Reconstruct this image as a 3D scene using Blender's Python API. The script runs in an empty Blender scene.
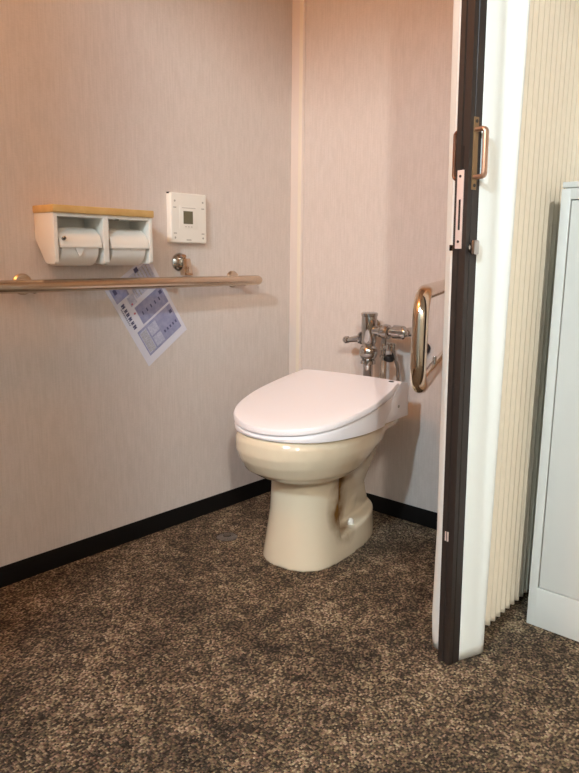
import bpy, bmesh, math, random
from mathutils import Vector, Matrix
C = bpy.context.scene.collection
R = math.radians
random.seed(4)

# ------------------------------------------------------------------ materials
def lin(c):
    return tuple(((x/255)/12.92 if x/255 <= .04045 else ((x/255+.055)/1.055)**2.4) for x in c)+(1,)
def mat(name, col, rough=.5, metal=0, spec=.5, coat=0, bump=None, var=None, emit=None, trans=0):
    m = bpy.data.materials.new(name); m.use_nodes = True
    nt = m.node_tree; b = nt.nodes['Principled BSDF']
    b.inputs['Base Color'].default_value = lin(col)
    b.inputs['Roughness'].default_value = rough
    b.inputs['Metallic'].default_value = metal
    b.inputs['Specular IOR Level'].default_value = spec
    b.inputs['Coat Weight'].default_value = coat
    b.inputs['Transmission Weight'].default_value = trans
    tc = nt.nodes.new('ShaderNodeTexCoord')
    if var:   # (scale, second colour)
        n = nt.nodes.new('ShaderNodeTexNoise'); n.inputs['Scale'].default_value = var[0]; n.inputs['Detail'].default_value = 4
        r = nt.nodes.new('ShaderNodeValToRGB'); r.color_ramp.elements[0].position = .35; r.color_ramp.elements[1].position = .65
        r.color_ramp.elements[0].color = lin(col); r.color_ramp.elements[1].color = lin(var[1])
        nt.links.new(tc.outputs['Object'], n.inputs['Vector']); nt.links.new(n.outputs[0], r.inputs[0]); nt.links.new(r.outputs[0], b.inputs['Base Color'])
    if bump:  # (scale, strength, distance)
        n = nt.nodes.new('ShaderNodeTexNoise'); n.inputs['Scale'].default_value = bump[0]; n.inputs['Detail'].default_value = 3
        u = nt.nodes.new('ShaderNodeBump'); u.inputs['Strength'].default_value = bump[1]; u.inputs['Distance'].default_value = bump[2]
        nt.links.new(tc.outputs['Object'], n.inputs['Vector']); nt.links.new(n.outputs[0], u.inputs['Height']); nt.links.new(u.outputs[0], b.inputs['Normal'])
    if emit:
        b.inputs['Emission Color'].default_value = lin(emit[0]); b.inputs['Emission Strength'].default_value = emit[1]
    return m

def mat_wallpaper(name, c1, c2):
    m = mat(name, c1, .62, spec=.4); nt = m.node_tree; b = nt.nodes['Principled BSDF']
    tc = nt.nodes.new('ShaderNodeTexCoord')
    def noise(scl, size, det=2):
        mp = nt.nodes.new('ShaderNodeMapping'); mp.inputs['Scale'].default_value = scl
        n = nt.nodes.new('ShaderNodeTexNoise'); n.inputs['Scale'].default_value = size; n.inputs['Detail'].default_value = det
        nt.links.new(tc.outputs['Object'], mp.inputs[0]); nt.links.new(mp.outputs[0], n.inputs['Vector']); return n
    a = noise((1, 1, .05), 210, 3)     # vertical threads
    w = noise((.25, .25, 1), 300, 2)   # short cross threads
    g = noise((1, 1, .5), 40, 3)
    mx = nt.nodes.new('ShaderNodeMath'); mx.operation = 'ADD'; nt.links.new(a.outputs[0], mx.inputs[0])
    ml = nt.nodes.new('ShaderNodeMath'); ml.operation = 'MULTIPLY'; ml.inputs[1].default_value = .6; nt.links.new(w.outputs[0], ml.inputs[0]); nt.links.new(ml.outputs[0], mx.inputs[1])
    mg = nt.nodes.new('ShaderNodeMath'); mg.operation = 'MULTIPLY'; mg.inputs[1].default_value = .5; nt.links.new(g.outputs[0], mg.inputs[0])
    m2 = nt.nodes.new('ShaderNodeMath'); m2.operation = 'ADD'; nt.links.new(mx.outputs[0], m2.inputs[0]); nt.links.new(mg.outputs[0], m2.inputs[1])
    r = nt.nodes.new('ShaderNodeValToRGB'); r.color_ramp.elements[0].position = .82; r.color_ramp.elements[1].position = 1.25 if False else 1.0
    dv = nt.nodes.new('ShaderNodeMapRange'); dv.inputs['From Min'].default_value = .75; dv.inputs['From Max'].default_value = 1.35
    nt.links.new(m2.outputs[0], dv.inputs[0]); nt.links.new(dv.outputs[0], r.inputs[0])
    r.color_ramp.elements[0].position = .2; r.color_ramp.elements[1].position = .8
    r.color_ramp.elements[0].color = lin(c2); r.color_ramp.elements[1].color = lin(c1)
    nt.links.new(r.outputs[0], b.inputs['Base Color'])
    u = nt.nodes.new('ShaderNodeBump'); u.inputs['Strength'].default_value = .25; u.inputs['Distance'].default_value = .0006
    nt.links.new(mx.outputs[0], u.inputs['Height']); nt.links.new(u.outputs[0], b.inputs['Normal'])
    return m

def mat_carpet():
    m = mat('carpet', (90, 75, 60), .95, spec=.15); nt = m.node_tree; b = nt.nodes['Principled BSDF']
    tc = nt.nodes.new('ShaderNodeTexCoord')
    mp = nt.nodes.new('ShaderNodeMapping'); mp.inputs['Rotation'].default_value = (0, 0, R(0)); mp.inputs['Scale'].default_value = (1, .86, 1)
    nt.links.new(tc.outputs['Object'], mp.inputs[0])
    v = nt.nodes.new('ShaderNodeTexVoronoi'); v.inputs['Scale'].default_value = 250; v.inputs['Randomness'].default_value = .38
    nt.links.new(mp.outputs[0], v.inputs['Vector'])
    sp = nt.nodes.new('ShaderNodeSeparateColor'); nt.links.new(v.outputs['Color'], sp.inputs[0])
    # patches of darker and lighter yarn
    n = nt.nodes.new('ShaderNodeTexNoise'); n.inputs['Scale'].default_value = 26; n.inputs['Detail'].default_value = 6; n.inputs['Roughness'].default_value = .65
    nt.links.new(mp.outputs[0], n.inputs['Vector'])
    n2 = nt.nodes.new('ShaderNodeTexNoise'); n2.inputs['Scale'].default_value = 5; n2.inputs['Detail'].default_value = 3
    nt.links.new(tc.outputs['Object'], n2.inputs['Vector'])
    def mth(op, a, bv):
        k = nt.nodes.new('ShaderNodeMath'); k.operation = op
        for i, q in enumerate((a, bv)):
            if isinstance(q, (int, float)): k.inputs[i].default_value = q
            else: nt.links.new(q, k.inputs[i])
        return k.outputs[0]
    t = mth('ADD', mth('MULTIPLY', sp.outputs[0], .55), mth('MULTIPLY', n.outputs[0], .8))
    t = mth('ADD', t, mth('MULTIPLY', n2.outputs[0], .5))
    t = mth('SUBTRACT', t, .44)
    r = nt.nodes.new('ShaderNodeValToRGB'); cr = r.color_ramp
    cr.elements[0].position = .12; cr.elements[0].color = lin((42, 36, 30))
    cr.elements[1].position = .95; cr.elements[1].color = lin((196, 178, 152))
    for p_, c in ((.35, (62, 54, 45)), (.52, (98, 82, 66)), (.66, (126, 106, 84)), (.8, (165, 146, 120))):
        e = cr.elements.new(p_); e.color = lin(c)
    nt.links.new(t, r.inputs[0])
    # a little hue wander per loop
    hs = nt.nodes.new('ShaderNodeHueSaturation'); nt.links.new(r.outputs[0], hs.inputs['Color'])
    nt.links.new(mth('ADD', mth('MULTIPLY', sp.outputs[1], .05), .475), hs.inputs['Hue'])
    nt.links.new(hs.outputs[0], b.inputs['Base Color'])
    u = nt.nodes.new('ShaderNodeBump'); u.inputs['Strength'].default_value = .9; u.inputs['Distance'].default_value = .003
    nt.links.new(mth('ADD', mth('MULTIPLY', v.outputs['Distance'], -1.0), mth('MULTIPLY', sp.outputs[0], .35)), u.inputs['Height'])
    nt.links.new(u.outputs[0], b.inputs['Normal'])
    return m

def mat_ceramic():
    m = mat('ivory_ceramic', (223, 210, 185), .16, spec=.5, coat=.4); nt = m.node_tree; b = nt.nodes['Principled BSDF']
    # brown mineral stains in the recess beside the trapway
    tc = nt.nodes.new('ShaderNodeTexCoord')
    mp = nt.nodes.new('ShaderNodeMapping'); mp.inputs['Location'].default_value = (-.07*9, .41*9, -.17*5.2)
    mp.inputs['Scale'].default_value = (9, 9, 5.2)
    g = nt.nodes.new('ShaderNodeTexGradient'); g.gradient_type = 'SPHERICAL'
    n = nt.nodes.new('ShaderNodeTexNoise'); n.inputs['Scale'].default_value = 16; n.inputs['Detail'].default_value = 6
    nt.links.new(tc.outputs['Object'], mp.inputs[0]); nt.links.new(mp.outputs[0], g.inputs[0]); nt.links.new(tc.outputs['Object'], n.inputs['Vector'])
    k = nt.nodes.new('ShaderNodeMath'); k.operation = 'MULTIPLY'; nt.links.new(g.outputs[0], k.inputs[0]); nt.links.new(n.outputs[0], k.inputs[1])
    r = nt.nodes.new('ShaderNodeValToRGB'); r.color_ramp.elements[0].position = .08; r.color_ramp.elements[1].position = .30
    r.color_ramp.elements[0].color = lin((223, 210, 185)); r.color_ramp.elements[1].color = lin((128, 92, 48))
    nt.links.new(k.outputs[0], r.inputs[0]); nt.links.new(r.outputs[0], b.inputs['Base Color'])
    return m

M = dict(
    wall=mat_wallpaper('woven_wallpaper', (221, 209, 201), (212, 200, 191)),
    trimw=mat('trim_board', (228, 214, 204), .5),
    trimb=mat('trim_bead', (234, 222, 204), .45),
    base=mat('black_vinyl', (22, 20, 19), .6, spec=.15),
    carpet=mat_carpet(),
    ceil=mat('ceiling_board', (205, 202, 196), .8, bump=(200, .2, .001)),
    outer=mat('corridor_wall', (190, 188, 182), .7, bump=(150, .2, .001)),
    ceramic=mat_ceramic(),
    plast=mat('seat_plastic', (246, 243, 246), .3, bump=(900, .05, .0003)),
    plast2=mat('white_plastic', (240, 236, 226), .38),
    chrome=mat('chrome', (186, 184, 182), .1, 1),
    steel=mat('brushed_steel', (205, 190, 172), .27, 1, bump=(700, .06, .0004)),
    steel2=mat('polished_steel', (215, 200, 182), .13, 1),
    black=mat('black_rubber', (18, 18, 18), .45),
    dark=mat('gap_shade', (50, 50, 48), .7),
    wood=mat('light_wood', (218, 180, 116), .45, var=(30, (208, 166, 100))),
    paper=mat('tissue_paper', (240, 234, 226), .9, bump=(300, .3, .001)),
    card=mat('leaflet_card', (228, 226, 236), .3, coat=.3),
    ink=mat('navy_ink', (84, 84, 122), .4),
    lilac=mat('lilac_print', (166, 166, 196), .35, var=(60, (146, 148, 184))),
    palel=mat('pale_print', (206, 206, 222), .35, var=(160, (180, 182, 204))),
    redink=mat('red_ink', (190, 90, 110), .4),
    lcd=mat('lcd_grey', (104, 100, 78), .25, spec=.6),
    grey=mat('grey_print', (170, 165, 155), .5),
    brown=mat('brown_aluminium', (50, 42, 38), .42, metal=.15, bump=(300, .05, .0005)),
    copper=mat('antique_copper', (206, 168, 144), .4, .85),
    copper2=mat('dark_copper', (132, 88, 66), .4, .8),
    brass=mat('brass_plate', (150, 122, 88), .45, .6),
    strike=mat('strike_plate', (232, 212, 204), .4, .25),
    fabric=mat('cream_vinyl_fabric', (248, 240, 222), .55, bump=(500, .25, .0006)),
    fabric2=mat('white_vinyl_fabric', (244, 246, 240), .55, bump=(500, .25, .0006)),
    cab=mat('grey_enamel_steel', (213, 213, 208), .38, bump=(1200, .06, .0003)),
    glass=mat('clear_dome', (110, 100, 92), .15, trans=.5, coat=.6),
    drain=mat('drain_steel', (120, 116, 110), .25, 1),
)
def emis(name, col, s):
    m = bpy.data.materials.new(name); m.use_nodes = True; nt = m.node_tree
    nt.nodes.remove(nt.nodes['Principled BSDF']); e = nt.nodes.new('ShaderNodeEmission'); e.inputs[0].default_value = col; e.inputs[1].default_value = s
    nt.links.new(e.outputs[0], nt.nodes['Material Output'].inputs[0]); return m

# ------------------------------------------------------------------ mesh helpers
def add_box(bm, x0, x1, y0, y1, z0, z1, bev=0, seg=2, mi=0):
    r = bmesh.ops.create_cube(bm, size=1)
    for v in r['verts']:
        v.co = Vector(((x0+x1)/2+v.co.x*(x1-x0), (y0+y1)/2+v.co.y*(y1-y0), (z0+z1)/2+v.co.z*(z1-z0)))
    fs = set(f for v in r['verts'] for f in v.link_faces)
    for f in fs: f.material_index = mi
    if bev:
        es = list(set(e for v in r['verts'] for e in v.link_edges))
        bmesh.ops.bevel(bm, geom=es, offset=bev, segments=seg, profile=.6, affect='EDGES')
def frame_from(d):
    d = d.normalized(); up = Vector((0, 0, 1)) if abs(d.z) < .9 else Vector((1, 0, 0))
    a = d.cross(up).normalized(); return a, a.cross(d)
def add_tube(bm, pts, rad, n=20, cap=True, mi=0):
    pts = [Vector(p) for p in pts]; rings = []
    rads = rad if isinstance(rad, (list, tuple)) else [rad]*len(pts)
    d = (pts[1]-pts[0]); a, b = frame_from(d)
    for i, p in enumerate(pts):
        if 0 < i < len(pts)-1: t = ((pts[i+1]-p).normalized()+(p-pts[i-1]).normalized())
        elif i == 0: t = pts[1]-p
        else: t = p-pts[i-1]
        t.normalize(); a = (a-t*a.dot(t)).normalized(); b = t.cross(a)
        rings.append([bm.verts.new(p+(a*math.cos(k*math.tau/n)+b*math.sin(k*math.tau/n))*rads[i]) for k in range(n)])
    for r0, r1 in zip(rings, rings[1:]):
        for k in range(n):
            f = bm.faces.new((r0[k], r0[(k+1) % n], r1[(k+1) % n], r1[k])); f.smooth = True; f.material_index = mi
    if cap:
        for r_, rev in ((rings[0], True), (rings[-1], False)):
            f = bm.faces.new(r_[::-1] if rev else r_); f.material_index = mi
def fillet(pts, rad, n=8):
    pts = [Vector(p) for p in pts]; out = [pts[0]]
    for i in range(1, len(pts)-1):
        u = (pts[i-1]-pts[i]).normalized(); w = (pts[i+1]-pts[i]).normalized()
        ang = u.angle(w); dd = min(rad/math.tan(ang/2), (pts[i-1]-pts[i]).length*.49, (pts[i+1]-pts[i]).length*.49)
        rr = dd*math.tan(ang/2); c = pts[i]+(u+w).normalized()*(rr/math.sin(ang/2))
        s = pts[i]+u*dd-c; e = pts[i]+w*dd-c; om = s.angle(e)
        for k in range(n+1):
            t = k/n; out.append(c+(s*math.sin((1-t)*om)+e*math.sin(t*om))/math.sin(om))
    out.append(pts[-1]); return out
def add_lathe(bm, prof, origin, axis=(0, 0, 1), n=28, mi=0):
    """prof: (radius, height along axis)"""
    o = Vector(origin); d = Vector(axis).normalized(); a, b = frame_from(d); rings = []
    for r_, h in prof:
        rings.append([bm.verts.new(o+d*h+(a*math.cos(k*math.tau/n)+b*math.sin(k*math.tau/n))*max(r_, 1e-5)) for k in range(n)])
    for r0, r1 in zip(rings, rings[1:]):
        for k in range(n):
            f = bm.faces.new((r0[k], r0[(k+1) % n], r1[(k+1) % n], r1[k])); f.smooth = True; f.material_index = mi
    bm.faces.new(rings[0][::-1]).material_index = mi; bm.faces.new(rings[-1]).material_index = mi
def add_prism(bm, poly, ext, mi=0, bev=0):
    """poly: 3D points of a planar outline, ext: extrusion vector"""
    vs = [bm.verts.new(Vector(p)) for p in poly]; f = bm.faces.new(vs)
    r = bmesh.ops.extrude_face_region(bm, geom=[f]); nv = [g for g in r['geom'] if isinstance(g, bmesh.types.BMVert)]
    for v in nv: v.co += Vector(ext)
    if bev:
        es = list(set(e for v in vs+nv for e in v.link_edges)); bmesh.ops.bevel(bm, geom=es, offset=bev, segments=2, profile=.6, affect='EDGES')
def loft(bm, rings, cap=True, smooth=True, mi=0):
    vr = [[bm.verts.new(Vector(p)) for p in r] for r in rings]; n = len(vr[0])
    for r0, r1 in zip(vr, vr[1:]):
        for k in range(n):
            f = bm.faces.new((r0[k], r0[(k+1) % n], r1[(k+1) % n], r1[k])); f.smooth = smooth; f.material_index = mi
    if cap: bm.faces.new(vr[0][::-1]); bm.faces.new(vr[-1])
def obj(name, bm, m, parent=None, autosmooth=True):
    bmesh.ops.recalc_face_normals(bm, faces=bm.faces)
    me = bpy.data.meshes.new(name); bm.to_mesh(me); bm.free()
    for q in (m if isinstance(m, (list, tuple)) else [m]): me.materials.append(q)
    o = bpy.data.objects.new(name, me); C.objects.link(o)
    if parent: o.parent = parent
    if autosmooth:
        for f in me.polygons: f.use_smooth = True
        me.set_sharp_from_angle(angle=R(38))
    return o
def thing(name, label, cat, loc=(0, 0, 0), rotz=0, group=None):
    o = bpy.data.objects.new(name, None); C.objects.link(o); o.location = loc; o.rotation_euler = (0, 0, rotz)
    o.empty_display_size = .05
    o['label'] = label; o['category'] = cat
    if group: o['group'] = group
    return o
def tag(o, label, cat, group=None):
    o['label'] = label; o['category'] = cat
    if group: o['group'] = group
    return o
def struct(name, bm, m, label=None):
    o = obj(name, bm, m); o['kind'] = 'structure'
    if label: o['label'] = label
    return o
N = bmesh.new

# ------------------------------------------------------------------ setting
def sbox(name, m, *a, label=None, bev=0):
    b = N(); add_box(b, *a, bev=bev); return struct(name, b, m, label)
XR, YF, H = 4.0, -5.0, 2.4
sbox('floor', M['carpet'], -.1, XR+.1, YF-.1, .1, -.06, 0, label='mottled brown loop pile carpet')
sbox('ceiling', M['ceil'], -.1, XR+.1, YF-.1, .1, H, H+.06)
sbox('wall_left', M['wall'], -.1, 0, YF, .1, 0, H, label='beige woven wallpaper wall on the left')
sbox('wall_back', M['wall'], 0, XR, 0, .1, 0, H, label='beige woven wallpaper wall behind the toilet')
sbox('wall_right', M['outer'], XR, XR+.1, YF, .1, 0, H)
sbox('wall_front', M['outer'], -.1, XR+.1, YF-.1, YF, 0, H)
sbox('trim_2', M['ceil'], 0, XR, -2.38, -2.3, 2.14, H, label='header beam over the opening')
sbox('wall_light_blocker_right', M['outer'], 2.2, 2.3, YF, -2.38, 0, H)  # added out of view to keep the right bulb off the left wall
sbox('wall_light_blocker_front', M['wall'], 0, .95, -2.38, -2.3, 0, 2.14)  # added unseen blocker: shades the lower left wall from the passage bulb
sbox('baseboard_left', M['base'], 0, .005, YF, 0, 0, .06, label='black vinyl baseboard on the left wall', bev=.0015)
sbox('baseboard_back', M['base'], .005, XR, -.005, 0, 0, .06, label='black vinyl baseboard on the back wall', bev=.0015)
b = N(); add_box(b, 0, .062, -.006, 0, .06, H, bev=.0015); add_box(b, .038, .060, -.011, -.005, .06, H, bev=.003, mi=1)
struct('trim_1', b, [M['trimw'], M['trimb']], 'cream corner batten between the two walls')

# ------------------------------------------------------------------ toilet
T = thing('toilet', 'ivory pedestal toilet with white electric bidet seat, lid closed', 'toilet', (.439, 0, 0), R(5.5))
def egg(yf, yb, hw, z, yw=None, n=2.3, nb=2.6, cnt=56, cx=0):
    """closed outline; ly measured from the wall (front = yf > back = yb); local y is -ly"""
    yw = yw if yw is not None else (yf+yb)/2; out = []
    for k in range(cnt):
        t = math.tau*k/cnt; c, s = math.cos(t), math.sin(t)
        e = 2/(n if s > 0 else nb)
        x = hw*math.copysign(abs(c)**e, c)+cx
        y = yw+(yf-yw if s > 0 else yw-yb)*math.copysign(abs(s)**e, s)
        out.append((x, -y, z))
    return out
b = N()
# bowl
loft(b, [egg(.570, .42, .090, .262, .47), egg(.584, .41, .106, .272, .47), egg(.628, .39, .138, .284, .46), egg(.668, .35, .166, .308, .45),
         egg(.690, .27, .181, .342, .44), egg(.700, .20, .190, .370, .43), egg(.698, .165, .192, .400, .43), egg(.690, .155, .188, .4165, .42), egg(.684, .16, .182, .420, .42)])
# front column, flat at the back
def column(yf, hw, z, yb=.432, cx=0):
    pts = []; yw = .465
    for k in range(29):
        t = math.pi*k/28; c, s = math.cos(t), math.sin(t); e = 2/2.25
        x = hw*math.copysign(abs(c)**e, c)
        pts.append((x+(cx if x < 0 else 0)*min(1, -x/hw), -(yw+(yf-yw)*abs(s)**e), z))
    pts += [(-hw, -yb, z), (hw, -yb, z)]; return pts
loft(b, [column(.588, .118, 0, cx=-.012), column(.586, .117, .02, cx=-.010), column(.580, .111, .08, cx=-.006), column(.576, .103, .16), column(.571, .100, .24), column(.571, .104, .29)])
# skirt behind the column
def skirt(hw, z0, dy=0):
    pts = []
    for k in range(25):
        t = math.pi+math.pi*k/24; c, s = math.cos(t), math.sin(t); e = 2/2.1
        pts.append((hw*math.copysign(abs(c)**e, c), -(.36+(.36-.112-dy)*-abs(s)**e), z0))
    pts += [(hw, -.46, z0-.0), (-hw, -.46, z0)]; return pts
def tilt(r, a):  # the skirt's top climbs gently to the wall side
    return [(x, y, z+a*(.46+y)/.3) for x, y, z in r]
loft(b, [skirt(.118, 0), skirt(.117, .03), tilt(skirt(.113, .066, .003), .022), tilt(skirt(.108, .073, .010), .022)])
# trapway: snaking rear body
tw = []
for z, yb, hw in ((.0, .130, .050), (.06, .130, .052), (.10, .122, .058), (.145, .142, .060), (.175, .152, .062), (.205, .136, .067), (.24, .108, .074), (.28, .088, .084), (.32, .076, .094), (.345, .072, .108), (.365, .07, .125), (.382, .06, .155), (.398, .075, .178), (.415, .09, .184), (.42, .095, .181)):
    tw.append(egg(.46, yb, hw, z, .33, 3, 2.8))
loft(b, tw)
# trap bulge seen inside the recess
loft(b, [egg(.35, .24, .050, .08, .30), egg(.35, .22, .060, .11, .29), egg(.34, .22, .062, .145, .28), egg(.31, .20, .056, .18, .26), egg(.33, .22, .062, .225, .28), egg(.38, .24, .082, .27, .31), egg(.40, .22, .12, .315, .32)])
bowl = obj('bowl', b, M['ceramic'], T)
md = bowl.modifiers.new('weld', 'REMESH'); md.mode = 'VOXEL'; md.voxel_size = .0038; md.use_smooth_shade = True
md = bowl.modifiers.new('soft', 'SMOOTH'); md.iterations = 6; md.factor = .6
# seat outline, hand shaped from hinge to tip
PRO = [(.235, .187), (.30, .200), (.36, .207), (.42, .210), (.48, .206), (.54, .194), (.59, .176), (.63, .150), (.66, .118), (.68, .083), (.693, .045), (.698, 0)]
def interp(y):
    for (a, ha), (c, hc) in zip(PRO, PRO[1:]):
        if y <= c: return ha+(hc-ha)*(y-a)/(c-a)
    return 0
def smooth_outline():
    # catmull on the right side, mirrored
    P = [(h, y) for y, h in PRO]; P = [(.195, .17)]+P+[(-P[-2][0], P[-2][1])]
    out = []
    for i in range(1, len(P)-2):
        p0, p1, p2, p3 = [Vector(q) for q in P[i-1:i+3]]
        for k in range(4):
            t = k/4; out.append(.5*((2*p1)+(p2-p0)*t+(2*p0-5*p1+4*p2-p3)*t*t+(3*p1-p0-3*p2+p3)*t**3))
    right = [(q.x, q.y) for q in out]; tip = (0, .698)
    return right+[tip]+[(-x, y) for x, y in right[::-1]]
OUT = smooth_outline()
def lidz(y): return .5395-(y-.235)*.178
def ring(scale_in, zf, ymin=.235, zadd=0):
    r_ = []
    for x, y in OUT:
        hw = math.hypot(x, (y-.42)*.8) or 1
        nx = x*(1-scale_in/.2); ny = .40+(y-.40)*(1-scale_in/.3) if y > .40 else y
        ny = max(ny, ymin); r_.append((nx, -ny, zf(ny)+zadd))
    return r_
def crown(i, add):    # slightly domed upper face of the lid
    return ring(i, lidz, zadd=add)
b = N()
loft(b, [ring(.006, lidz, zadd=-.020), ring(.001, lidz, zadd=-.018), ring(0, lidz, zadd=-.008), ring(.003, lidz, zadd=-.0015), ring(.012, lidz, zadd=.0015), ring(.05, lidz, zadd=.004), ring(.11, lidz, zadd=.0055), ring(.17, lidz, zadd=.006)])
obj('lid', b, M['plast'], T)
b = N()
loft(b, [ring(.010, lambda y: .4205, .345), ring(.005, lambda y: .4225, .342), ring(.003, lambda y: .425+(lidz(y)-.028-.425)*.55, .30), ring(.005, lidz, .245, -.026), ring(.010, lidz, .243, -.0225)])
obj('seat', b, M['plast'], T)
b = N()
add_prism(b, [(-.188, -.166, .421), (-.188, -.170, .524), (-.188, -.178, .531), (-.188, -.222, .5385), (-.188, -.236, .530), (-.188, -.345, .421)], (.376, 0, 0), bev=.004)
obj('seat_unit', b, M['plast'], T)
b = N(); add_lathe(b, [(.006, 0), (.006, .002)], (.165, -.246, lidz(.246)+.0015), (0, 0, 1)); o = obj('hinge_hole', b, M['black'], T); o['label'] = 'black hinge hole'
for v in o.data.vertices: v.co.x = .165+(v.co.x-.165)*1.5
b = N(); add_lathe(b, [(.005, 0), (.005, .0015), (.004, .002)], (.1875, -.235, .462), (1, 0, 0)); obj('side_button', b, M['grey'], T)
b = N(); add_lathe(b, [(.011, 0), (.011, .006), (.0095, .013), (.006, .017), (.002, .0185)], (.086, -.335, .082)); o = obj('bolt_cap', b, M['plast2'], T); o['label'] = 'white domed bolt cap'
b = N(); add_lathe(b, [(.011, 0), (.011, .006), (.0095, .013), (.006, .017), (.002, .0185)], (-.086, -.335, .082)); obj('bolt_cap', b, M['plast2'], T)

# ------------------------------------------------------------------ flush valve
FV = thing('flush_valve', 'chrome flush valve with lever and stop valve on the wall behind the toilet', 'flush valve', (.443, 0, .675))
X0, YV = 0, -.095
b = N(); add_lathe(b, [(.023, -.045), (.0262, -.04), (.0262, .048), (.0285, .050), (.0285, .058), (.024, .061)], (X0, YV, 0))
obj('valve_body', b, M['chrome'], FV)
b = N(); add_lathe(b, [(.022, -.044), (.022, -.052), (.028, -.058), (.031, -.068), (.031, -.084), (.026, -.094), (.021, -.099), (.026, -.102), (.026, -.114), (.018, -.117)], (X0, YV, 0), n=24)
obj('vacuum_breaker', b, M['chrome'], FV)
b = N(); add_tube(b, [(X0, YV, -.11), (X0, YV, -.232)], .0165)
obj('flush_pipe', b, M['chrome'], FV)
b = N(); add_lathe(b, [(.012, 0), (.022, .006), (.022, .012), (.014, .016)], (X0-.022, YV, -.028), (-1, 0, -.05)); add_tube(b, [(X0-.03, YV, -.029), (X0-.055, YV-.002, -.034), (X0-.088, YV-.006, -.040)], [.012, .011, .008])
add_lathe(b, [(.004, 0), (.012, .004), (.013, .012), (.010, .020), (.004, .024)], (X0-.080, YV-.005, -.0385), (-1, -.05, -.06))
obj('lever', b, M['chrome'], FV)
b = N(); add_lathe(b, [(.003, 0), (.028, .001), (.030, .006), (.026, .012), (.010, .017)], (X0-.045, 0, .004), (0, -1, 0)); add_tube(b, [(X0-.045, 0, .004), (X0-.045, -.03, .0)], .007)
obj('wall_button', b, M['chrome'], FV)
b = N(); add_tube(b, [(X0+.018, YV, .0), (.046, YV, .001)], .0165); add_lathe(b, [(.016, 0), (.021, .001), (.021, .008), (.016, .009)], (.045, YV, .001), (1, 0, 0))
add_lathe(b, [(.016, 0), (.023, .004), (.0255, .016), (.023, .028), (.016, .033)], (.052, YV, .001), (1, 0, 0))
add_tube(b, [(.08, YV, .001), (.112, YV, .003)], .014)
obj('supply_pipe', b, M['chrome'], FV)
b = N(); add_lathe(b, [(.012, -.02), (.0225, -.017), (.0225, .017), (.014, .021)], (.118, YV, .003), (1, 0, 0), n=6+12)
add_tube(b, fillet([(.12, YV, .003), (.14, YV, .003), (.14, 0, .003)], .018), .0155)
add_lathe(b, [(.030, 0), (.029, .005), (.016, .011)], (.14, 0, .003), (0, -1, 0))
add_lathe(b, [(.010, 0), (.016, .002), (.016, .012), (.011, .017), (.004, .018)], (.14, YV-.005, .003), (0, -1, 0))
obj('stop_valve', b, M['chrome'], FV)
# bidet branch
b = N(); add_tube(b, [(.062, YV, -.005), (.062, YV, -.10)], .0085); add_lathe(b, [(.009, 0), (.013, .002), (.013, .016), (.009, .018)], (.062, YV, -.062)); add_lathe(b, [(.009, 0), (.0125, .002), (.0125, .010), (.009, .012)], (.062, YV, -.088))
obj('branch_pipe', b, M['chrome'], FV)
b = N(); add_tube(b, [(.064, YV, -.095), (.064, YV, -.20)], .0105); o = obj('bidet_hose', b, M['steel'], FV)
b = N(); add_tube(b, [(.062, YV, -.052), (.092, YV, -.052)], .010); add_lathe(b, [(.010, 0), (.0135, .003), (.0135, .012), (.010, .016)], (.086, YV, -.052), (0, 0, 1)); add_lathe(b, [(.008, 0), (.014, .002), (.014, .016), (.01, .02)], (.084, YV, -.062), (.2, 0, 1)); add_tube(b, [(.10, YV, -.035), (.10, YV, -.065)], .006)
obj('branch_valve', b, M['chrome'], FV)
b = N(); add_lathe(b, [(.009, 0), (.0145, .003), (.0145, .019), (.008, .024)], (.088, YV-.004, -.098), (0, 0, 1)); o = obj('drain_plug', b, M['black'], FV); o['label'] = 'black plug on the branch valve'
b = N(); add_tube(b, [(.10, YV, -.062), (.102, YV+.03, -.12), (.102, YV+.04, -.20)], .007); obj('drain_pipe', b, M['chrome'], FV)

# ------------------------------------------------------------------ grab bar beside the toilet
G = thing('grab_bar', 'U-shaped stainless steel grab bar reaching out from the back wall', 'grab bar', (.71, 0, .7365))
d = Vector((.292, -.70, 0))
b = N()
P0 = Vector((0, -.012, .106)); P1 = d+Vector((0, 0, .106)); P2 = d+Vector((0, 0, -.105)); P3 = Vector((0, -.012, -.105))
add_tube(b, fillet([P0, P1, P2, P3], .058, 12), .0178, 28); obj('bar_loop', b, M['steel2'], G)
b = N(); add_box(b, -.03, .045, -.014, 0, -.16, .16, bev=.004); obj('wall_plate', b, M['steel'], G)
q = d*.62+Vector((0, 0, -.105))
b = N(); add_lathe(b, [(.005, -.003), (.005, .016), (.0035, .020)], (q.x, q.y, q.z+.016), (0, 0, 1), n=14); obj('stop_pin', b, M['chrome'], G)
b = N(); add_lathe(b, [(.010, 0), (.017, .004), (.019, .015), (.017, .03), (.011, .036), (.004, .038)], (.612, 0, .622), (0, -1, 0))
tag(obj('wall_bumper', b, M['black']), 'small round black knob on the back wall, seen inside the grab bar loop', 'bumper')

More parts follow.
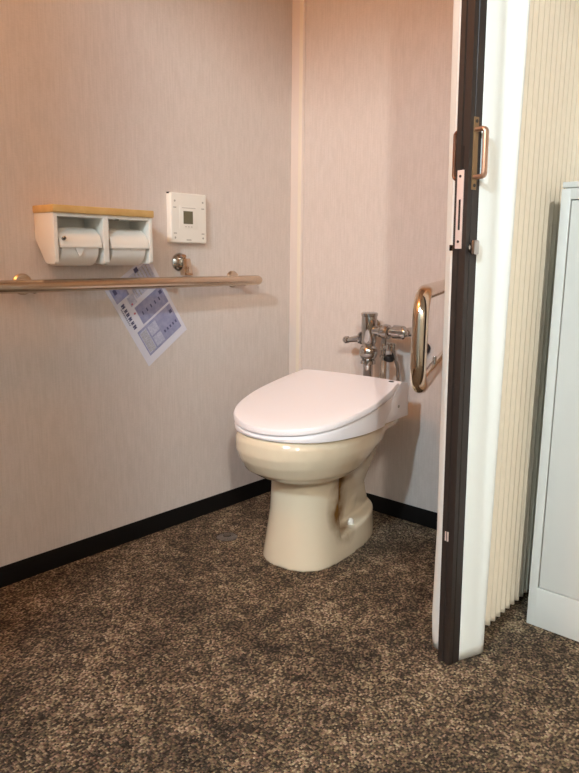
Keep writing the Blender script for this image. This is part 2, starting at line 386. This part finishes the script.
# ------------------------------------------------------------------ handrail on the left wall
HR = thing('handrail', 'long straight stainless steel handrail mounted along the left wall', 'handrail', (0, -.30, .835))
b = N(); rr = .0172
path = [(.07, -1.75+.30, 0)]+[(.07, y, 0) for y in (-1.2, -.8, -.4, 0, .04)]; rad = [rr]*len(path)
for k in range(1, 8):
    t = k/7*math.pi/2; path.append((.07, .04+.026*math.sin(t), 0)); rad.append(max(rr*math.cos(t), .001))
add_tube(b, path, rad, 28); obj('rail', b, M['steel'], HR)
for y in (-.012, -.79, -1.38):
    b = N(); add_lathe(b, [(.029, 0), (.029, .004), (.025, .009), (.012, .011)], (0, y, .003), (1, 0, 0)); obj('wall_flange', b, M['steel'], HR)
    b = N(); add_tube(b, fillet([(.004, y, .003), (.045, y, -.004), (.068, y, -.012)], .02, 6), .0085); obj('bracket', b, M['steel'], HR)

# ------------------------------------------------------------------ toilet paper holder
PH = thing('toilet_paper_holder', 'white double toilet paper holder with a wooden top shelf', 'paper holder', (0, -.8865, .893))
L2 = .1585
b = N(); add_box(b, 0, .106, -L2-.003, L2+.003, .133, .153, bev=.003); obj('shelf', b, M['wood'], PH)
b = N()
side = [(0, .0665), (.046, .006), (.056, 0), (.095, 0), (.100, .005), (.100, .133), (0, .133)]
for y0 in (-L2, -.009, L2-.012):
    w = .018 if y0 == -.009 else .012
    add_prism(b, [(x, y0, z) for x, z in side], (0, w, 0), bev=.0018)
add_box(b, 0, .004, -L2+.01, L2-.01, .06, .133); add_box(b, .001, .0995, -L2+.01, L2-.01, .124, .133, bev=.001)
obj('housing', b, M['plast2'], PH)
for yc in (-.079, .079):
    b = N(); pts = []
    hwid = .064
    for rr_, rng in ((.0555, range(0, 15)), (.0535, range(14, -1, -1))):
        for k in rng:
            a = R(2+k*9); pts.append((.045+rr_*math.cos(a), yc-hwid, .044+rr_*math.sin(a)))
    add_prism(b, pts, (0, hwid*2, 0)); add_box(b, .092, .102, yc-hwid, yc+hwid, .043, .051, bev=.0015)
    obj('paper_cutter', b, M['plast2'], PH)
    b = N(); add_lathe(b, [(.005, 0), (.005, .008), (.003, .010)], (.097, yc-.052, .066), (1, 0, .3), n=14) if yc < 0 else add_lathe(b, [(.006, 0), (.006, .003)], (.096, yc-.04, .1235), (0, 0, -1), n=14)
    obj('rivet', b, M['drain'], PH)
def roll(loc, label, tip):
    t = thing('toilet_paper_roll', label, 'toilet paper', loc, 0, 'rolls in the double holder')
    b = N(); r0 = .0495; n = 48; w = .056
    outer, inner = [], []
    for r_, lst in ((r0, outer), (.02, inner)):
        for y in (-w, w): lst.append([b.verts.new((r_*math.cos(k*math.tau/n), y, r_*math.sin(k*math.tau/n))) for k in range(n)])
    for k in range(n):
        j = (k+1) % n
        b.faces.new((outer[0][k], outer[0][j], outer[1][j], outer[1][k])); b.faces.new((inner[0][k], inner[1][k], inner[1][j], inner[0][j]))
        b.faces.new((outer[0][k], inner[0][k], inner[0][j], outer[0][j])); b.faces.new((outer[1][k], outer[1][j], inner[1][j], inner[1][k]))
    obj('paper', b, M['paper'], t)
    b = N(); wd, dp, xo = tip
    vs = [(.0515, -wd+xo, .008), (.0515, wd+xo, .008), (.0505, xo+wd*.15, -dp), (.0505, xo-wd*.15, -dp)]
    add_prism(b, vs, (.0016, 0, 0)); o = obj('folded_tip', b, M['paper'], t)
    return t
roll((.046, -.8865-.079, .893+.044), 'left toilet paper roll, with a wide triangular folded tip hanging out', (.020, .022, -.004))
roll((.046, -.8865+.079, .893+.044), 'right toilet paper roll, with only a tiny tip showing', (.010, .008, .006))

# ------------------------------------------------------------------ wall control panel
CP = thing('wall_control_panel', 'square white wall control panel with a small grey display', 'control panel', (0, -.523, 1.036))
b = N(); add_box(b, 0, .024, -.074, .074, -.078, .078, bev=.005, seg=3); obj('body', b, M['plast2'], CP)
b = N(); add_box(b, .0235, .0252, -.040, .034, -.034, .038, bev=.0008); obj('screen_bezel', b, M['plast2'], CP)
b = N(); add_box(b, .0245, .0258, -.0245, .0145, -.018, .022); o = obj('screen', b, M['lcd'], CP); o['label'] = 'grey rectangular display'
b = N()
for y, z in ((-.058, .052), (-.058, -.062), (.058, .052), (.058, -.062)):
    add_lathe(b, [(.0032, 0), (.0032, .0008)], (.0238, y, z), (1, 0, 0), n=12)
    add_box(b, .0238, .0244, y-.006, y+.006, z-.020*(1 if z > 0 else -.7)-.0015, z-.020*(1 if z > 0 else -.7)+.0015)
add_box(b, .0238, .0244, -.012, .008, -.070, -.067); add_box(b, .0250, .0256, -.030, .026, .031, .0325)
for k in range(3): add_box(b, .0250, .0257, -.018+k*.012, -.012+k*.012, -.028, -.026)
obj('printed_marks', b, M['grey'], CP)
b = N(); add_box(b, .004, .016, -.0745, -.066, .074, .0786); o = obj('corner_notch', b, M['black'], CP); o['label'] = 'black notch at the top corner'

# ------------------------------------------------------------------ robe hook
RH = thing('robe_hook', 'small chrome robe hook on the left wall above the handrail', 'hook', (0, -.542, .895))
b = N(); add_lathe(b, [(.029, 0), (.029, .005), (.024, .011), (.012, .015)], (0, -.008, .002), (1, 0, 0), n=32); obj('wall_disc', b, M['chrome'], RH)
b = N(); add_prism(b, [(.010, -.012, .014), (.010, .014, .014), (.010, .024, -.040), (.010, -.012, -.040)], (.024, 0, 0), bev=.003); add_tube(b, [(.006, -.006, .006), (.022, -.008, .014), (.030, -.010, .022)], [.007, .006, .0075]); obj('hook_body', b, M['steel2'], RH)

# ------------------------------------------------------------------ hanging leaflet
def P3d(u, v, x):   # leaflet plane: u along the long edge, v along the short one
    A = Vector((.012, -.833, .812)); B = Vector((.012, -.681, .567)); D = Vector((.012, -.674, .920))
    p = A+(B-A)*u+(D-A)*v; p.x = x; return p
LFo = Vector((0, -.68, .74))
def quad(bm, u0, u1, v0, v1, x, mi=0):
    th = .0015 if mi == 0 else .0004
    vs = [P3d(u0, v0, x)-LFo, P3d(u1, v0, x)-LFo, P3d(u1, v1, x)-LFo, P3d(u0, v1, x)-LFo]
    n0 = len(bm.faces); add_prism(bm, vs, (th, 0, 0))
    bm.faces.ensure_lookup_table()
    for f in bm.faces[n0:]: f.material_index = mi
b = N()
def Q(mi, *q): quad(b, *q, mi=mi)
Q(0, 0, 1, 0, 1, .0)
for q in ((.60, .915, .12, .93), (.36, .575, .30, .93), (.02, .2, .06, .34)): Q(1, *q, .0020)
for q in ((.625, .89, .14, .30), (.63, .75, .33, .52), (.77, .89, .33, .52), (.22, .33, .26, .40)): Q(2, *q, .0023)
Q(2, .05, .30, .42, .93, .0020)
u = .24
for k, l in enumerate((.055, .035, .04, .045, .035, .05)):
    Q(3, u, u+l*.35, .10, .17, .0023); Q(3, u+l*.5, u+l*.8, .10, .165, .0023); Q(3, u+l*.1, u+l*.7, .125, .145, .0026); u += l+.012
for k in range(10): Q(3, .27+k*.022, .283+k*.022, .065, .08, .0023)
for k in range(5): Q(3, .45, .49, .38+k*.1, .405+k*.1, .0024)
for k in range(5): Q(3, .80, .83, .58+k*.07, .61+k*.07, .0024)
for q in ((.05, .11, .10, .16), (.02, .07, .62, .70), (.40, .44, .84, .90), (.66, .70, .84, .90)): Q(3, *q, .0026)
random.seed(7)
for r_ in range(7):
    v = .46+r_*.065; u = .07
    while u < .28:
        l = random.uniform(.01, .03); Q(4, u, u+l, v, v+.018, .0025); u += l+.008
for r_ in range(6):
    u = .64
    while u < .88:
        l = random.uniform(.01, .03); Q(4, u, u+l, .155+r_*.023, .165+r_*.023, .0028); u += l+.008
for q in ((.30, .32, .28, .31), (.31, .33, .90, .94), (.40, .42, .24, .27)): Q(5, *q, .0026)
card = obj('leaflet', b, [M['card'], M['lilac'], M['palel'], M['ink'], M['grey'], M['redink']])
card.location = LFo; tag(card, 'laminated leaflet with blue print, hanging askew below the paper holder', 'leaflet')

# ------------------------------------------------------------------ floor dome
b = N(); add_lathe(b, [(.036, 0), (.036, .002), (.031, .006), (.020, .0085), (.018, .007), (.010, .0075), (.002, .009)], (0, 0, 0), n=36)
FD = thing('floor_cap', 'small round shiny cap lying on the carpet left of the toilet', 'floor cap', (.207, -.538, 0))
obj('rim', b, M['glass'], FD)
b = N(); add_lathe(b, [(.014, .0065), (.014, .0095), (.010, .0115), (.003, .012)], (0, 0, 0), n=24); o = obj('centre_boss', b, M['drain'], FD)

# ------------------------------------------------------------------ accordion door
AD = thing('accordion_door', 'cream pleated accordion door folded back, with a dark brown leading post', 'accordion door', (1.098, -.690, 0))
PO = Vector((1.098, -.690, 0))
ang = R(-12)
def tl(z): return Vector((-.010*z, -.018*z, 0))      # the post hangs slightly out of plumb
def pt(x, y, z):                                      # post frame: x across the leading face, y back along the door
    c, s = math.cos(ang), math.sin(ang)
    return Vector((x*c-y*s, x*s+y*c, z))+tl(z)
def tr(bm, verts=None):
    for v in (verts or bm.verts): v.co = pt(*v.co)
ZT = 2.33
b = N()
hw = .0165; dpt = .038
prof = [(-hw, 0), (-.004, 0), (-.003, .003), (.003, .003), (.004, 0), (hw, 0), (hw, .011), (hw-.002, .012), (hw-.002, .014), (hw, .015), (hw, dpt), (-hw, dpt), (-hw, .015), (-hw+.002, .014), (-hw+.002, .012), (-hw, .011)]
loft(b, [[(x, y, z) for x, y in prof] for z in (.002, .31, .60, .94, 1.2, 1.6, ZT)], smooth=False)
tr(b); obj('lead_post', b, M['brown'], AD)
b = N(); add_box(b, -.0095, .0065, -.002, .004, .938, 1.092, bev=.0006); tr(b); sp = obj('strike_plate', b, M['strike'], AD); sp['label'] = 'pale metal strike plate with a slot'
b = N(); add_box(b, -.0030, .0015, -.0026, .001, .975, 1.035); add_box(b, -.004, .004, -.0006, .004, 1.095, 1.138)
tr(b); obj('latch_slot', b, M['black'], sp)
b = N()
for z in (.952, 1.080): add_lathe(b, [(.0028, 0), (.0028, .0012)], (-.0015, -.002, z), (0, -1, 0), n=12)
tr(b); obj('screw', b, M['brown'], sp)
b = N(); add_box(b, -.008, -.005, -.0012, .001, .300, .322); add_box(b, -.002, .001, -.0012, .001, .300, .322); tr(b); obj('keeper', b, M['strike'], AD)
for s, nm in ((1, 'outside'), (-1, 'inside')):
    b = N(); xs = s*(hw+(.020 if s > 0 else .009))
    pth = fillet([(s*hw, .016, 1.168), (xs+s*.006, .016, 1.168), (xs+s*.006, .016, 1.078), (s*hw, .016, 1.078)], .007, 6)
    add_tube(b, pth, .0048, 14)
    for v in b.verts:
        if abs(v.co.x) > hw+.005: v.co.y = .016+(v.co.y-.016)*1.5
    tr(b); h = obj('pull_handle', b, M['copper'] if s > 0 else M['copper2'], AD)
    b = N(); x0, x1 = sorted((s*(hw-.001), s*(hw+.0018)))
    add_box(b, x0, x1, .010, .024, 1.054, 1.192, bev=.0006); tr(b); pl = obj('handle_plate', b, M['brass'], h)
    b = N()
    for z in (1.062, 1.184): add_lathe(b, [(.0035, 0), (.0035, .0012)], (s*(hw+.0017), .017, z), (s, 0, 0), n=12)
    tr(b); obj('screw', b, M['brown'], h)
b = N(); add_lathe(b, [(.011, 0), (.011, .003), (.008, .005), (.006, .006)], (hw, .018, .940), (1, 0, 0), n=24); add_box(b, hw+.004, hw+.014, .009, .027, .926, .956, bev=.004); tr(b); o = obj('thumb_turn', b, M['chrome'], AD); o['label'] = 'chrome thumb turn'
b = N(); add_box(b, -hw-.018, -hw, .014, .019, .940, .945, bev=.001); add_box(b, -hw-.019, -hw-.016, .011, .022, .934, .946, bev=.001); tr(b); obj('inside_latch', b, M['drain'], AD)
# fabric skins: a path in plan, bottom and top, lofted up the door; leading edge follows the post
def world_path(kind):
    c, s = math.cos(ang), math.sin(ang); pts = []
    def loc(x, y): return (x*c-y*s, x*s+y*c)
    if kind == 'out':
        px, py = loc(hw+.001, .034)
        ctrl = [(px, py, 1), (px+.007, py+.016, 1), (px+.014, py+.034, .9), (px+.020, py+.050, .8), (px+.024, py+.062, .7), (px+.023, py+.074, .6), (px+.014, py+.092, .4), (px+.000, py+.120, .2)]
        ctrl.append((1.096-PO.x, -.515-PO.y, 0)); y = -.503; xi, xo = 1.088, 1.114
    else:
        px, py = loc(-hw-.001, .034)
        ctrl = [(px, py, 1), (px-.020, py-.001, 1), (px-.036, py+.003, .95), (px-.045, py+.013, .8), (px-.046, py+.032, .6), (px-.034, py+.07, .4), (px-.02, py+.11, .2), (1.064-PO.x, -.515-PO.y, 0)]; y = -.503; xi, xo = 1.068, 1.049
    # smooth ctrl
    out = []
    Q = [Vector(q) for q in ctrl]; Q = [Q[0]]+Q+[Q[-1]]
    for i in range(1, len(Q)-2):
        for k in range(5):
            t = k/5; p0, p1, p2, p3 = Q[i-1:i+3]; out.append(.5*((2*p1)+(p2-p0)*t+(2*p0-5*p1+4*p2-p3)*t*t+(3*p1-p0-3*p2+p3)*t**3))
    out.append(Q[-1])
    npan = len(out)-1
    pitch = .0285; k = 0
    while y < -.012:
        for f, w in ((.0, 0), (.45, 1), (.6, 1)):
            yy = y+f*pitch
            if yy > -.004: break
            out.append(Vector((xi+(xo-xi)*w-PO.x, yy-PO.y, 0)))
        y += pitch
    return out, npan
def fabric(kind, m, name, m2, name2, parent):
    path, npan = world_path(kind)
    zs = [0, .03, .08, .3, .6, .9, 1.2, 1.5, 1.9, ZT]
    def build(seg, zb):
        b = N(); rows = []
        for z in zs:
            z_ = max(z, zb); row = []
            for i, q in enumerate(seg):
                off = tl(z_)*q.z; s = 1 if kind == 'out' else -1
                bulge = s*(.026 if s > 0 else .016)*(z_/ZT)*math.sin(min(q.z, 1)*math.pi)
                hem = 0
                sfr = i/max(1, npan)
                if q.z > 0: bulge += s*.009*(z_/1.5)*math.sin(sfr*math.pi*4.6)*min(1, 3*sfr)
                if name and q.z > .55 and kind == 'in': hem = -.006*max(0, 1-abs(z-.10)/.12)
                row.append(b.verts.new((q.x+off.x+bulge+hem, q.y+off.y, z_ if z > 0 else zb)))
            rows.append(row)
        for r0, r1 in zip(rows, rows[1:]):
            for k in range(len(r0)-1):
                if (r0[k].co-r1[k].co).length > 1e-6:
                    f = b.faces.new((r0[k], r0[k+1], r1[k+1], r1[k])); f.smooth = True
        return b
    b1 = build(path[:npan+1], .004); o1 = obj(name, b1, m, parent)
    b2 = build([Vector((q.x, q.y, 0)) for q in path[npan:]], .016); o2 = obj(name2, b2, m2, parent)
    for o in (o1, o2):
        sm = o.modifiers.new('thick', 'SOLIDIFY'); sm.thickness = .0012; sm.offset = 0
    return o1, o2
o1, o2 = fabric('out', M['fabric2'], 'front_panel', M['fabric'], 'pleated_skin', AD)
o1['label'] = 'smooth white flap beside the post, outer side'; o2['label'] = 'cream vertical pleats, outer side'
o1, o2 = fabric('in', M['fabric2'], 'front_panel', M['fabric'], 'pleated_skin', AD)
o1['label'] = 'smooth white flap beside the post, inner side'; o2['label'] = 'cream vertical pleats, inner side'

b = N(); add_box(b, 1.04, 1.12, -1.70, 0, 2.33, H, bev=.002)
struct('trim_3', b, M['brown'], 'dark ceiling track of the accordion door')

# ------------------------------------------------------------------ grey metal cabinet
CB = thing('metal_cabinet', 'light grey steel storage cabinet standing at the right beside the accordion door', 'cabinet', (1.166, -.385, 0))
W, D, HC = .90, .38, 1.091
b = N()
add_box(b, 0, .022, 0, D, 0, 1.076, bev=.0015); add_box(b, W-.022, W, 0, D, 0, 1.076, bev=.0015)      # sides
add_box(b, .02, W-.02, 0, D, 0, .104, bev=.001); add_box(b, .02, W-.02, 0, D, 1.052, 1.076, bev=.001)
add_box(b, .02, W-.02, D-.01, D, .1, 1.06)
obj('carcass', b, M['cab'], CB)
b = N(); add_box(b, .001, W-.001, .001, D, 1.0785, HC, bev=.0015); add_box(b, .006, W-.006, .008, D-.004, 1.07, 1.083); obj('top_panel', b, M['cab'], CB)
for x0, x1 in ((.0245, W/2-.001), (W/2+.001, W-.0245)):
    b = N(); add_box(b, x0, x1, .0012, .020, .1065, 1.0495, bev=.0012); dd = obj('cabinet_door', b, M['cab'], CB)
    b = N(); xx = x1-.05 if x0 < .1 else x0+.05; add_box(b, xx-.012, xx+.012, -.010, .003, .52, .62, bev=.003); obj('handle', b, M['drain'], dd)
b = N(); add_box(b, .022, W-.022, .022, .026, .1, 1.055); obj('inner_shadow_board', b, M['dark'], CB).name = 'gap_shade_panel'  # dark sheet standing in for the shade inside the door gaps

# ------------------------------------------------------------------ lamps
def lamp(loc, label, col, power, rad):
    t = thing('ceiling_light', label, 'ceiling light', loc)
    b = N(); add_lathe(b, [(.05, 0), (.05, -.012), (.02, -.02), (.018, -.04), (.0175, -.041)], (0, 0, 0), n=32); obj('lamp_socket', b, M['plast2'], t)
    ld = bpy.data.lights.new('bulb', 'POINT'); ld.shadow_soft_size = rad; ld.energy = power; ld.color = col
    lo = bpy.data.objects.new('bulb', ld); C.objects.link(lo); lo.location = (0, 0, -.05-rad); lo.parent = t
    return t
lamp((.50, -2.0, H), 'warm ceiling bulb above the front of the stall', (1, .42, .13), 27.5, .06)
lamp((1.4, -3.0, H), 'neutral white ceiling bulb in the passage, facing the toilet', (.66, .86, 1), 165, .06)
lamp((3.1, -3.0, H), 'white ceiling bulb over the passage on the right', (1, .95, .86), 185, .06)
w = bpy.data.worlds.new('world'); bpy.context.scene.world = w; w.use_nodes = True
w.node_tree.nodes['Background'].inputs[0].default_value = (.05, .05, .05, 1); w.node_tree.nodes['Background'].inputs[1].default_value = .2

# ------------------------------------------------------------------ camera
f, yaw, pitch, rl = 682.11, .7276, .1891, .0102
fw = Vector((-math.sin(yaw)*math.cos(pitch), math.cos(yaw)*math.cos(pitch), -math.sin(pitch)))
r = fw.cross(Vector((0, 0, 1))).normalized(); u = r.cross(fw)
r2 = math.cos(rl)*r+math.sin(rl)*u; u2 = -math.sin(rl)*r+math.cos(rl)*u
cd = bpy.data.cameras.new('camera'); cam = bpy.data.objects.new('camera', cd); C.objects.link(cam)
cd.sensor_fit = 'VERTICAL'; cd.sensor_height = 36; cd.lens = f/773*36; cd.clip_start = .02
mw = Matrix((r2, u2, -fw)).transposed().to_4x4(); mw.translation = (1.7776, -1.9962, .92)
cam.matrix_world = mw
S = bpy.context.scene; S.camera = cam
S.view_settings.view_transform = 'Standard'; S.view_settings.look = 'None'; S.view_settings.gamma = 1; S.view_settings.use_curve_mapping = False
S.view_settings.exposure = 0
